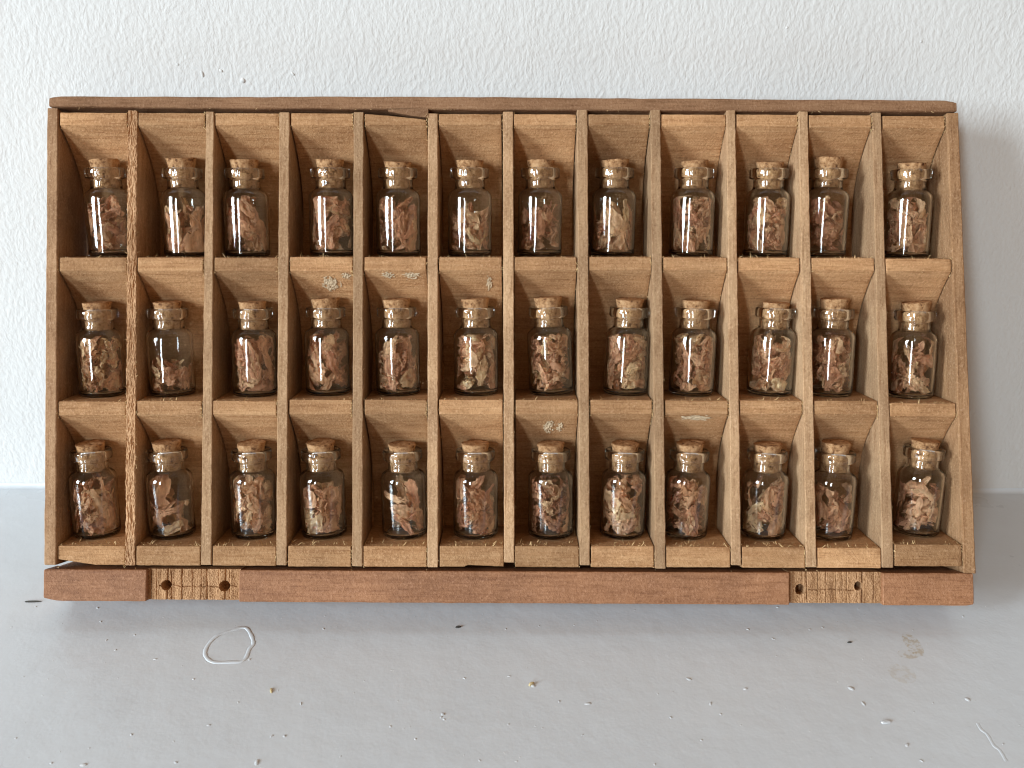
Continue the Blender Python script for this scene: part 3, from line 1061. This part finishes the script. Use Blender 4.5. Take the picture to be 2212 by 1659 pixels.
def petal_mesh(rng, fill_top, size, seed, outer, frac):
    nu, nv = 20, 11
    Lp = rng.uniform(11, 22) * size
    W = rng.choice((rng.uniform(2.4, 4.5), rng.uniform(3.5, 6.5), rng.uniform(5.0, 9.0))) * size
    cup = rng.uniform(-0.6, 0.8)
    curl = rng.choice((-1, 1)) * rng.uniform(0.3, 2.3)
    twist = rng.uniform(-1.6, 1.6)
    rip = rng.uniform(0.8, 1.9)
    fq = rng.uniform(0.30, 0.6)
    ang = rng.gauss(0, 0.8)
    th = rng.uniform(-pi, pi)
    if outer: th = -pi / 2 + rng.uniform(-1.75, 1.75)      # pressed against the near side
    r0 = RIN * (rng.uniform(.62, 1.0) if outer else rng.uniform(.0, .6))
    half = Lp * .5 * (abs(cos(ang)) * .8 + .2)
    zlo, zhi = 2.0, 3.5 + 27.0 * fill_top
    za, zb_ = zlo + min(half, 7) * .45, max(zlo + min(half, 7), zhi - half * .35)
    zc = za + (zb_ - za) * min(1, max(0, frac + rng.uniform(-.08, .08)))
    er, et = Vector((cos(th), sin(th), 0)), Vector((-sin(th), cos(th), 0))
    zax = Vector((0, 0, 1))
    lng = (zax * cos(ang) + et * sin(ang))
    wid = (et * cos(ang) - zax * sin(ang))
    roll = rng.gauss(0, 0.6)
    wid, nrm = wid * cos(roll) + er * sin(roll), er * cos(roll) - wid * sin(roll)
    v, f = [], []
    for i in range(nu):
        s = 2 * i / (nu - 1) - 1
        for j in range(nv):
            t = 2 * j / (nv - 1) - 1
            w = W * .5 * (max(0.02, 1 - abs(s) ** 2.6) ** .6) * (1 + .5 * nz(s * 2, t > 0, seed, 1.9) + .25 * nz(s * 7, t > 0, seed, 1.1))
            px, pz = t * w, s * Lp * .5
            q = Vector((px, pz * .55, seed))
            py = cup * t * t * w * .8 + 0.13 * W * sin(t * 5.5 + seed + 1.6 * noise.noise(Vector((s * 2.2, seed, 1.0))))
            fold = noise.noise(q * fq * 1.3)
            py += 2.2 * rip * (abs(fold) - .2) + 1.2 * rip * (abs(noise.noise(q * fq * 2.9 + Vector((5, 1, 0)))) - .2)
            py += 0.5 * rip * noise.noise(q * fq * 6.5)
            pz += 0.9 * rip * noise.noise(q * fq * 1.7 + Vector((0, 9, 3)))
            px += 0.8 * rip * noise.noise(q * fq * 1.9 + Vector((4, 2, 7)))
            tw = twist * s * .8
            px, py = px * cos(tw) - py * sin(tw), px * sin(tw) + py * cos(tw)
            dz = pz - s * Lp * .5
            pz = Lp * .5 * sin(curl * s) / curl + dz * cos(curl * s) - py * sin(curl * s) * .6
            py = py * (.5 + .5 * cos(curl * s)) - Lp * .5 * (1 - cos(curl * s)) / curl
            p = er * r0 + zax * zc + wid * px + nrm * py + lng * pz
            r = math.hypot(p.x, p.y)
            lim = RIN if p.z < 28 else RIN - (p.z - 28) * 1.0
            if r > .84 * lim:
                r2 = .84 * lim + .16 * lim * tanh((r - .84 * lim) / (.22 * lim))
                p.x, p.y = p.x * r2 / r, p.y * r2 / r
            z = p.z
            if z < 4.0: z = 4.0 - 2.0 * tanh((4.0 - z) / 2.0)
            zt = 27.0
            if z > zt: z = zt + 3.4 * tanh((z - zt) / 3.4)
            v.append((p.x, p.y, z))
    for i in range(nu - 1):
        for j in range(nv - 1):
            f.append((i * nv + j, (i + 1) * nv + j, (i + 1) * nv + j + 1, i * nv + j + 1))
    return v, f


for r in range(3):
    for c in range(12):
        rng = random.Random(1000 + r * 50 + c * 7)
        zt, y0 = FLOOR[(r + 1, c)]
        a = 18.3 if c != 11 else 18.9
        yl = y0 + a * cos(SIG)
        zl_ = zt + a * sin(SIG) + 0.18
        # sideways position from the measured picture point, at its real depth
        d = (Vector((0, yl, zl_)) - Vector((0, YF, -ZB)))
        depth = Z0 + d.y * cos(BETA) + d.z * sin(BETA)
        py = (556, 858, 1160)[r]
        x = ((VX[r][c] - 1106) * cos(ROLL) + (py - 829.5) * sin(ROLL)) * depth / FPX
        x = min(max(x, ex(c, 1, zl_) + 11.5), ex(c + 1, 0, zl_) - 11.5)
        loc = Matrix.Translation(Vector((x, yl, zl_)) * MM) @ Matrix.Rotation(SIG, 4, 'X') @ Matrix.Rotation(radians(TILT[r][c]), 4, 'Y')
        if TILT[r][c]:
            loc = loc @ Matrix.Translation(Vector((0, 0, abs(sin(radians(TILT[r][c]))) * 9.5 * MM)))
        fill, cnt, size, words = CONT[r][c]
        where = '%s row, %s compartment from the left' % (ROWN[r], COLN[c])
        vial = empty('glass_vial')
        vial.matrix_world = TM @ loc
        tag(vial, 'corked glass vial in the ' + where, 'vial', 'corked vials in the tray')
        spin = rng.uniform(0, 2 * pi)
        g = bpy.data.objects.new('glass', rng.choice(glass_meshes))
        C.objects.link(g)
        g.parent = vial
        g.rotation_euler = (0, 0, spin)
        h = CORKH[r][c] * 0.9
        v, f = cork_mesh(h, rng.uniform(-.1, .7), rng.uniform(-.6, 2.2), rng.uniform(0, 50))
        ck = mesh_obj('cork', v, f, M['cork'], vial, True)
        pet = empty('dried_petals')
        pet.matrix_world = TM @ loc
        tag(pet, words + ' in the vial, ' + where.replace(' from the left', ''), 'dried petals', 'dried petals in the vials')
        cnt = int(cnt * 2.7)
        base_t = 0.55 + rng.uniform(-.08, .12)
        for w, t in (('dark', .08), ('dull', .22), ('reddish', .28), ('pink', .36), ('pale', .85), ('brown', .3), ('grey', .35)):
            if w in words: base_t = t
        for k in range(cnt):
            v, f = petal_mesh(rng, fill, size, rng.uniform(0, 90), k < cnt * .62, (k * 0.618034 + .3) % 1.0)
            po = mesh_obj('petal', v, f, M['petal'], pet, True)
            po['tint'] = min(1.0, max(0.0, base_t + rng.gauss(0, 0.12)))
